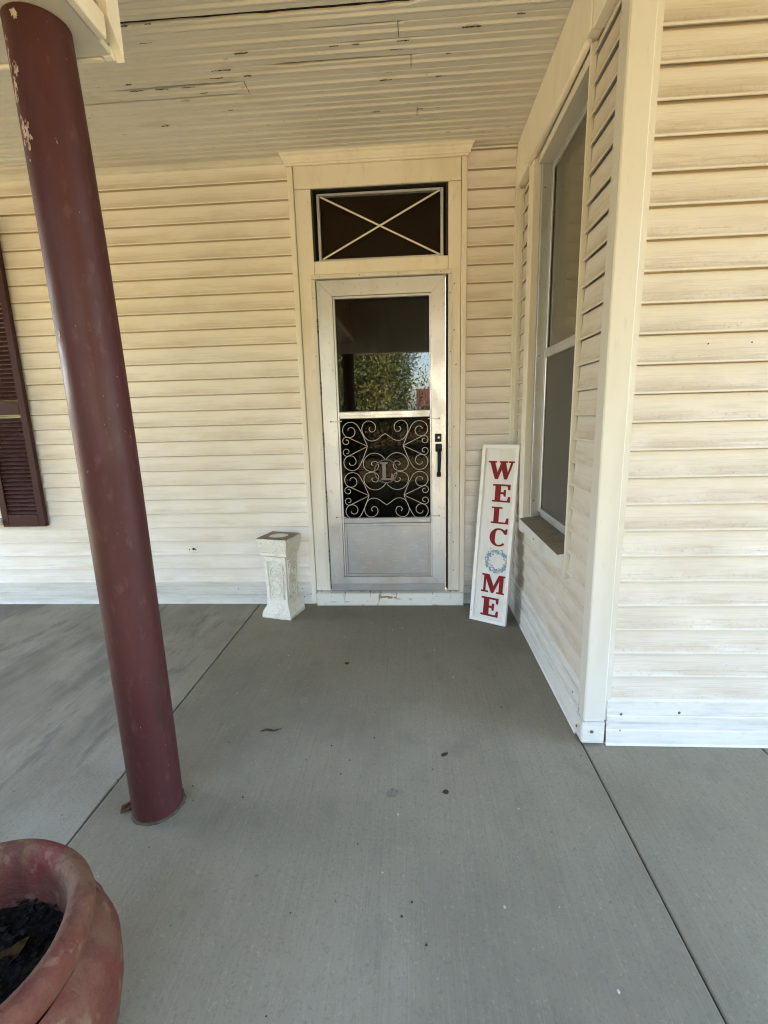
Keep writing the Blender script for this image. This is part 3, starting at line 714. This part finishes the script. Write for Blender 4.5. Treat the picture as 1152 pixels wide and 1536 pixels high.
pb = thing('porch_beam', 'pale boxed beam corner resting on top of the maroon post', 'beam')
ZBM = 2.300
part('soffit', 'beam_soffit', pb, -6, -.215, -1.93, -1.697, ZBM, ZBM+.018, bev=.003)
part('soffit', 'beam_soffit', pb, -.425, -.2155, -3.62, -1.9335, ZBM+.001, ZBM+.019, bev=.003)
part('inner_fascia', 'trim_paint', pb, -6, -.262, -1.716, -1.697, ZBM+.019, HC-.012, bev=.002)
part('inner_lip', 'trim_paint', pb, -6, -.245, -1.695, -1.680, ZBM-.004, ZBM+.045, bev=.003)
part('outer_fascia', 'trim_paint', pb, -6, -.4255, -1.948, -1.9305, ZBM-.004, HC-.012, bev=.002)
part('side_fascia', 'bare_wood', pb, -.232, -.2165, -3.62, -1.74, ZBM+.060, HC-.012, bev=.002)
part('side_lip', 'trim_paint', pb, -.212, -.190, -3.62, -1.755, ZBM-.003, ZBM+.055, bev=.003)
part('outer_fascia', 'trim_paint', pb, -.443, -.4265, -3.62, -1.949, ZBM-.004, HC-.012, bev=.002)
bm = prism(bmesh.new(), [(-1.738, ZBM+.062), (-1.676, ZBM-.004), (-1.676, HC-.012), (-1.738, HC-.012)], 0, -.214, -.192); obj('end_board', bm, 'trim_paint', pb)
part('end_block', 'trim_paint', pb, -.242, -.2155, -1.700, -1.679, ZBM-.002, ZBM+.03, bev=.002)
obj('dirt_ring', blob_ring(), 'grime', pp)
hb = thing('header_beam', 'boxed beam along the outer porch edge, reflected dark in the door glass', 'beam')
part('fascia', 'trim_paint', hb, -.43, 4.1, -3.80, -3.62, 2.17, HC-.012, bev=.003)
p2 = thing('porch_post', 'round maroon steel post under the outer beam, reflected in the door glass', 'post', (-.30, -3.71, 0), 0)
bm = tube(bmesh.new(), [(0, 0, 0), (0, 0, 2.169)], .0815, 32); obj('pipe', bm, 'post_paint', p2, 60)
p3 = thing('porch_post', 'round maroon steel post at the far right end of the outer beam', 'post', (3.9, -3.71, 0), 0)
bm = tube(bmesh.new(), [(0, 0, 0), (0, 0, 2.169)], .0815, 32); obj('pipe', bm, 'post_paint', p3, 60)

# ------------------------------------------------------------------ planter
PC = (-.205, -2.590, 0)
pt = thing('planter', 'large faded terracotta pot with a thick rolled rim, bottom left corner', 'planter', PC)
prof = [(.15, .0), (.165, .004), (.185, .05), (.212, .12), (.234, .20), (.245, .27), (.246, .31), (.240, .345), (.226, .375), (.205, .392)]
rimp = [(.196, .392), (.208, .398), (.2165, .412), (.2195, .430), (.2175, .447), (.208, .460), (.196, .464), (.184, .460), (.176, .448), (.1725, .425), (.171, .40), (.170, .372), (.172, .33), (.17, .28)]
wb = lambda a, z: .006*sin(3*a+1)+.004*sin(7*a+z*20)
obj('body', lathe(bmesh.new(), prof, (0, 0, 0), 72, lambda a, z: .004*sin(3*a+1)+.011*abs(sin(7.5*a+z*16))+.004*sin(23*a-z*30)), 'pot_clay', pt, True)
obj('rim', lathe(bmesh.new(), rimp, (0, 0, 0), 72, wb), 'pot_clay', pt, True)
bm = bmesh.new(); rows = []
ctr_ = bm.verts.new((0, 0, .335))
for i in range(1, 13):
    row = []
    for k in range(40):
        a = 2*pi*k/40; r = .171*i/12
        row.append(bm.verts.new((r*cos(a), r*sin(a), .335+.016*mnoise.noise((r*cos(a)*16, r*sin(a)*16, 0))+.008*mnoise.noise((r*cos(a)*50, r*sin(a)*50, 3)))))
    rows.append(row)
for k in range(40): bm.faces.new((ctr_, rows[0][k], rows[0][(k+1) % 40]))
for a, b in zip(rows, rows[1:]):
    for k in range(40): bm.faces.new((a[k], b[k], b[(k+1) % 40], a[(k+1) % 40]))
so_ = obj('potting_soil', bm, 'soil', None, True, kind='stuff'); so_.location = PC
def leaf(L_, W_, curl):
    bm = bmesh.new(); rows = []
    for i in range(7):
        t = i/6; wd = W_*sin(pi*min(1, t*.95+.04))**.8*(1-.25*t); z = curl*(t-.5)**2
        rows.append([bm.verts.new((L_*(t-.5), s*wd/2, z+abs(s)*W_*.25+.004*sin(9*t+s))) for s in (-1, -.5, 0, .5, 1)])
    for a, b in zip(rows, rows[1:]):
        for k in range(4): bm.faces.new((a[k], b[k], b[k+1], a[k+1]))
    return bm
for i, (x, y, L_, W_, rz, lab) in enumerate(((.045, .065, .085, .030, .5, 'curled brown dead leaf lying on the dark soil in the planter'),)):
    o = obj('dead_leaf', leaf(L_, W_, .08), 'leaf_brown', None, True); o.location = (PC[0]+x, PC[1]+y, .352); o.rotation_euler = (.2, -.15, rz)
    tag(o, lab, 'leaf')
bm = bmesh.new()
for i in range(420):
    a = random.random()*2*pi; r = .165*math.sqrt(random.random()); s = random.uniform(.003, .010)
    ln = random.uniform(1, 2.6); m4 = Matrix.Translation((r*cos(a), r*sin(a), .345+random.uniform(0, .012))) @ Matrix.Rotation(random.random()*6, 4, 'Z') @ Matrix.Rotation(random.uniform(-.6, .6), 4, 'X')
    q = bmesh.ops.create_cube(bm, size=1)['verts']
    for v in q: v.co = m4 @ V((v.co.x*s*ln*(1+.5*v.co.y), v.co.y*s, v.co.z*s*.3))
o = obj('bark_mulch', bm, 'bark_chip', None, kind='stuff'); o.location = PC

# ------------------------------------------------------------------ pedestal
pe = thing('pedestal', 'small white plaster pedestal with carved vine panels, left of the door', 'pedestal', (-.305, -.176, 0), rad(-14.8))
def frustum(secs, name, m, sm=False):
    bm = bmesh.new(); rows = []
    nn = 6
    for (hx, hy, z) in secs:
        row = []
        for sx, sy, ex, ey in ((-1, -1, 1, 0), (1, -1, 0, 1), (1, 1, -1, 0), (-1, 1, 0, -1)):
            for k in range(nn):
                t = 2*k/nn
                x = (sx+ex*t)*hx; y = (sy+ey*t)*hy
                j = .0016
                row.append(bm.verts.new((x+random.uniform(-j, j), y+random.uniform(-j, j), z+random.uniform(-j, j))))
        rows.append(row)
    for a, b in zip(rows, rows[1:]):
        for k in range(len(a)): bm.faces.new((a[k], a[(k+1) % len(a)], b[(k+1) % len(a)], b[k]))
    bm.faces.new(rows[0][::-1]); bm.faces.new(rows[-1])
    return obj(name, bm, m, pe, sm)
frustum([(.106, .099, 0), (.108, .101, .012), (.106, .099, .034), (.098, .092, .050), (.092, .086, .062), (.083, .078, .078), (.079, .074, .092)], 'base', 'plaster', 40)
frustum([(.0785, .0735, .0925), (.0765, .072, .20), (.079, .074, .32), (.084, .079, .425)], 'shaft', 'plaster', 40)
frustum([(.087, .082, .4255), (.096, .090, .434), (.095, .089, .452), (.100, .094, .458), (.100, .094, .478), (.105, .099, .488), (.104, .098, .504), (.109, .102, .514), (.111, .104, .548)], 'cap', 'plaster', 40)
# dished top: square plate with a round hollow
bm = bmesh.new(); n = 32; ring = []; outr = []
for k in range(n):
    a = 2*pi*k/n; c_, s_ = cos(a), sin(a); m_ = max(abs(c_), abs(s_))
    outr.append(bm.verts.new((.109*c_/m_, .102*s_/m_, .5495)))
prev = outr
for r, z in ((.072, .553), (.066, .5525), (.060, .538), (.05, .528), (.012, .526)):
    row = [bm.verts.new((r*cos(2*pi*k/n), r*.95*sin(2*pi*k/n), z)) for k in range(n)]
    for k in range(n): bm.faces.new((prev[k], prev[(k+1) % n], row[(k+1) % n], row[k]))
    prev = row
bm.faces.new(prev); obj('dished_top', bm, 'plaster_top', pe, 50)
# relief on front and right faces: panel border, s-scroll, rosettes
def face_pt(side, u, z, d):
    t = (z-.0925)/(.425-.0925); hx = .077+.006*t; hy = .072+.006*t
    return (u, -hy-d, z) if side == 0 else (hx+d, u, z)
def relief(side, pts, r, d=.001): obj('carved_relief', tube(bmesh.new(), [face_pt(side, u, z, d) for u, z in pts], r, 6), 'plaster', pe, True)
for side in (0, 1):
    k = 1 if side == 0 else .93
    relief(side, [(-.055*k, .395), (-.052*k, .13), (.052*k, .13), (.055*k, .395), (-.055*k, .395)], .0055)
    relief(side, cr([(.030, .380), (.045, .362), (.030, .350), (.018, .362), (-.010, .360), (-.032, .335), (-.036, .300), (-.015, .265), (.012, .245), (.032, .215), (.030, .180), (.004, .160), (-.022, .170), (-.028, .195), (-.012, .206)], 4), .0055)
    relief(side, cr([(-.030, .235), (-.040, .215), (-.034, .18), (-.04, .150)], 4), .0032)
    relief(side, cr([(.036, .32), (.04, .30), (.030, .275)], 4), .0032)
    bm = bmesh.new()
    for (u, z, s) in ((.006, .305, .017), (.030, .325, .009), (-.006, .330, .009), (-.004, .195, .011), (.036, .255, .010), (-.036, .255, .011), (.040, .150, .010), (-.015, .148, .010), (.03, .285, .009), (-.028, .375, .009), (.018, .205, .009)):
        for q in range(6):
            a = 2*pi*q/6+u*40
            c_ = face_pt(side, u+s*.6*cos(a), z+s*.6*sin(a), 0.)
            vv = bmesh.ops.create_icosphere(bm, subdivisions=1, radius=s*.45)['verts']
            for v in vv: v.co += V(c_)
    obj('carved_flowers', bm, 'plaster', pe, True, kind='stuff')
    bm = bmesh.new()
    for q in range(11):
        u = (-.9+1.8*q/10)*(.104 if side == 0 else .098)
        for zz, dd in ((.496, .104), (.030, .106)):
            vv = bmesh.ops.create_icosphere(bm, subdivisions=1, radius=.0075)['verts']
            dy = dd-.005 if side == 0 else dd+.001
            c_ = V((u, -(dy-.003), zz)) if side == 0 else V((dy+.001, u, zz))
            for v in vv: v.co = v.co*.85+c_
    obj('carved_beading', bm, 'plaster', pe, True, kind='stuff')

# ------------------------------------------------------------------ welcome sign
SB = V((.949, -.264, 0)); SA, SLN, SG = -.566, .179, .012
e_ = V((cos(SA), sin(SA), 0)); nn_ = V((-sin(SA), cos(SA), 0)); u_ = V((0, 0, 1))*cos(SLN)+nn_*sin(SLN)
e2 = e_*cos(SG)+u_*sin(SG); u2 = u_*cos(SG)-e_*sin(SG); n2 = e2.cross(u2)      # n2 faces the viewer
ws = thing('welcome_sign', 'tall white wooden sign reading WELCOME in red, leaning in the corner', 'sign')
ws.matrix_world = Matrix((e2, -n2, u2)).transposed().to_4x4(); ws.location = SB+V((0, 0, .001))
SW, SLH = .243, 1.131
part('back_board', 'sign_board', ws, .018, SW-.018, .004, .014, .018, SLH-.018, bev=.001)
rail4(0, SW, 0, SLH, (.023, .023, .023, .023), -.006, .020, ['frame_rail']*4, 'sign_frame', ws)
pl = lambda a, b, t: (a, .0038-t, b)
for ch, x0, x1, z0, z1 in (('W', .046, .219, .915, 1.029), ('E', .088, .205, .772, .884), ('L', .092, .205, .636, .741), ('M', .063, .219, .193, .310), ('E', .071, .187, .043, .163), ('C', .092, .205, .492, .608)):
    obj('letter', letter(ch, x0, x1, z0, z1, pl, .003), 'sign_red', ws)
bm = bmesh.new(); wc = (.152, .398)
for i in range(230):
    a = random.random()*2*pi
    dens = .5+.5*cos(a*2+.6)
    r = .062+random.gauss(0, .008); L_ = random.uniform(.010, .022); wd = L_*.42; ta = a+pi/2+random.uniform(-.9, .9)
    c_ = (wc[0]+r*cos(a)*1.03, wc[1]+r*sin(a)); z_ = .0034-.0001*(i % 12)
    P = []
    for t, s in ((-.5, 0), (-.2, .5), (.15, .45), (.5, 0), (.15, -.45), (-.2, -.5)):
        x = t*L_; y = s*wd; P.append(bm.verts.new((c_[0]+x*cos(ta)-y*sin(ta), z_, c_[1]+x*sin(ta)+y*cos(ta))))
    bm.faces.new(P).material_index = 2 if i % 9 == 0 else (1 if i % 3 == 0 else 0)
obj('wreath', bm, ['wreath_blue', 'wreath_grey', 'wreath_berry'], ws)
screw(ws, (.012, -.0065, .06), (0, -1, 0), .003, 'grey_metal')

# ------------------------------------------------------------------ small things on the floor
def blob(x, y, r, n=9, z=.0006, h=.0015, asp=1., name='', rz=0):
    bm = bmesh.new(); P = []
    for k in range(n):
        a = 2*pi*k/n; rr = r*random.uniform(.65, 1.15); px_, py_ = rr*cos(a)*asp, rr*sin(a)
        P.append((x+px_*cos(rz)-py_*sin(rz), y+px_*sin(rz)+py_*cos(rz)))
    prism(bm, P, 2, z, z+h); return bm
g = obj('gum_spot', blob(.509, -1.734, .022, 14, asp=1.1), 'floor_pale'); tag(g, 'flattened pale gum spot stuck to the concrete before the door', 'gum')
m = mat('gum_grey', (.185, .168, .128), .9, spec=.2, layers=[((70, 70, 70), 4, .45, .65, (.11, .10, .08), .7)]); g.data.materials[0] = m
for (x, y, r, asp, rz, lab) in ((.693, -1.723, .0125, 1., 0, 'round dark tar spot right of the flattened gum spot'),
                           (.702, -1.535, .0105, 1.6, .6, 'ragged dark leaf scrap near the right floor joint'),
                           (.22, -.843, .014, 1.1, .3, 'small dark crumb spot on the concrete in front of the threshold')):
    tag(obj('debris_spot', blob(x, y, r, 9, asp=asp, rz=rz), 'floor_dark'), lab, 'debris')
bm = tube(bmesh.new(), cr([(-.07, -1.422, 0), (-.04, -1.408, 0), (-.01, -1.412, 0), (.012, -1.398, 0)], 3) and [(-.075, -1.418, .004), (-.045, -1.408, .006), (-.015, -1.412, .004), (.012, -1.398, .005)], [.0015, .004, .003, .0012], 6)
tag(obj('twig', bm, 'floor_dark', None, True), 'short dark twig lying on the concrete right of the post', 'twig')
bm = bmesh.new()
for i in range(80):
    x = random.uniform(-.5, 1.2); y = random.uniform(-2.6, -.2); r = random.uniform(.0012, .0042)
    if random.random() < .25: x, y = random.gauss(.45, .12), random.gauss(-.35, .12)
    vv = bmesh.ops.create_icosphere(bm, subdivisions=1, radius=r)['verts']; pale = random.random() < .35
    for v in vv: v.co = V((x+v.co.x*random.uniform(.7, 1.4), y+v.co.y, max(0.0002, v.co.z*.4+r*.3)))
    for f in set(f for v in vv for f in v.link_faces): f.material_index = 1 if pale else 0
for (x, y) in ((.826, -2.118), (.528, -1.825), (.784, -.974), (1.05, -2.3), (1.6, -2.25)):
    vv = bmesh.ops.create_icosphere(bm, subdivisions=1, radius=.0042)['verts']
    for v in vv: v.co = V((x+v.co.x, y+v.co.y*1.4, max(.0002, v.co.z*.3+.001)))
    for f in set(f for v in vv for f in v.link_faces): f.material_index = 1
obj('floor_grit', bm, ['floor_dark', 'floor_pale'], None, kind='stuff')

# ------------------------------------------------------------------ yard seen in the door glass, plus unseen trees added to cut light
def tree(loc, h, rad_, zc, n, label, seed, lf=1.):
    rnd = random.Random(seed)
    t = thing('tree', label, 'tree', loc)
    bm = tube(bmesh.new(), [(0, 0, -.1), (.05, .02, h*.2), (-.05, .08, h*.45), (.1, .0, h*.75)], [.24, .19, .14, .05], 10)
    for i in range(9):
        a = rnd.random()*6.28; z0 = h*rnd.uniform(.22, .55); r = rad_*rnd.uniform(.6, .95)
        tube(bm, [(0, 0, z0), (r*.45*cos(a), r*.45*sin(a), z0+h*.12), (r*cos(a), r*sin(a), z0+h*rnd.uniform(.15, .3))], [.09, .06, .02], 6)
    obj('trunk', bm, 'bark', t, True)
    vs_, fs = [], []
    cl = [(V((rnd.gauss(0, .5), rnd.gauss(0, .5), rnd.gauss(0, .42))), rnd.uniform(.25, .5)) for _ in range(46)]
    for c, s in cl:
        if c.length > 1: c *= 1/c.length
        for _ in range(n):
            d = V((rnd.gauss(0, 1), rnd.gauss(0, 1), rnd.gauss(0, 1))).normalized()*s*rnd.random()**.4
            p = V(((c.x+d.x)*rad_, (c.y+d.y)*rad_, zc+(c.z+d.z)*(h-zc)*1.0))
            if p.z < .25: continue
            sz = rnd.uniform(.05, .10)*lf; ax = V((rnd.gauss(0, 1), rnd.gauss(0, 1), rnd.gauss(0, .6))).normalized(); bx_ = ax.orthogonal().normalized()
            bx_ = (Matrix.Rotation(rnd.random()*6.28, 3, ax) @ bx_); cx_ = ax.cross(bx_)
            k = len(vs_); vs_ += [p-bx_*sz, p-cx_*sz*.45, p+bx_*sz, p+cx_*sz*.45]; fs.append((k, k+1, k+2, k+3))
    me = bpy.data.meshes.new('crown'); me.from_pydata([tuple(v) for v in vs_], [], fs); me.materials.append(MAT['foliage'])
    o = bpy.data.objects.new('crown', me); C.objects.link(o); o.parent = t
tree((-1.75, -13.5, -.1), 7.4, 2.2, 3.3, 2600, 'broad sunlit leafy tree filling most of the door glass reflection', 3, .62)
tree((-7.5, -17.5, -.1), 6.0, 2.8, 3.0, 420, 'leafy tree standing farther left across the yard', 5)
tree((3.6, -25, -.1), 9.5, 2.2, 6.2, 160, 'thin tall tree above the red roofed building', 8)
tree((6.2, -12.5, -.1), 7.5, 3.0, 3.6, 400, 'unseen leafy tree added across the yard on the right to hide sky from the bay', 12)  # this and the next tree are added to keep sky light off the bay
tree((11.5, -10.5, -.1), 8, 3.2, 4.0, 300, 'unseen leafy tree added at the far right side of the yard to block sky light', 13)
tree((5.6, -7.6, -.1), 5.2, 1.9, 2.4, 420, 'unseen dense bushy tree added close to the right end of the porch to dim the bay', 17)  # added out of view to shade the bay front
tree((-6.8, -4.6, -.1), 5.0, 1.7, 2.3, 420, 'unseen dense bushy tree added just beyond the left end of the porch to dim the side wall', 18)  # added out of view to take light off the side wall
tree((-4.7, -5.7, -.1), 4.6, 1.5, 2.2, 420, 'unseen leafy tree, added to dim the side wall, at the left edge of the driveway, nearest the porch', 19)  # this and the next tree are added to darken the left opening
tree((-6.0, -9.0, -.1), 5.4, 1.9, 2.5, 420, 'unseen leafy tree, added against light from the left, at the left edge of the driveway, second from the porch', 20)
rb = thing('red_building', 'low red building with a ribbed red roof across the yard', 'building', (7.4, -42, -.1))
part('wall', 'red_wall', rb, -6, 6, -4, 0, 0, 2.3, bev=0)
bm = prism(bmesh.new(), [(.6, 2.25), (-2, 3.9), (-4.6, 2.25), (-4.6, 2.17), (-2, 3.8), (.6, 2.17)], 0, -6.4, 6.4)
rbr = obj('roof', bm, 'red_roof', rb)
for i in range(22):
    x = -6.2+i*.59; obj('roof_rib', prism(bmesh.new(), [(.6, 2.255), (-2, 3.905), (-2, 3.95), (.6, 2.30)], 0, x, x+.05), 'red_roof', rbr)
for x in (-3.5, -1, 2): 
    wf = part('window', 'white_paint', rb, x, x+1, .003, .05, .9, 1.9, bev=0); part('pane', 'dusty_glass', wf, x+.08, x+.92, .051, .06, .98, 1.82, bev=0)
part('door', 'white_paint', rb, .4, 1.3, .003, .05, 0, 2.0, bev=0)
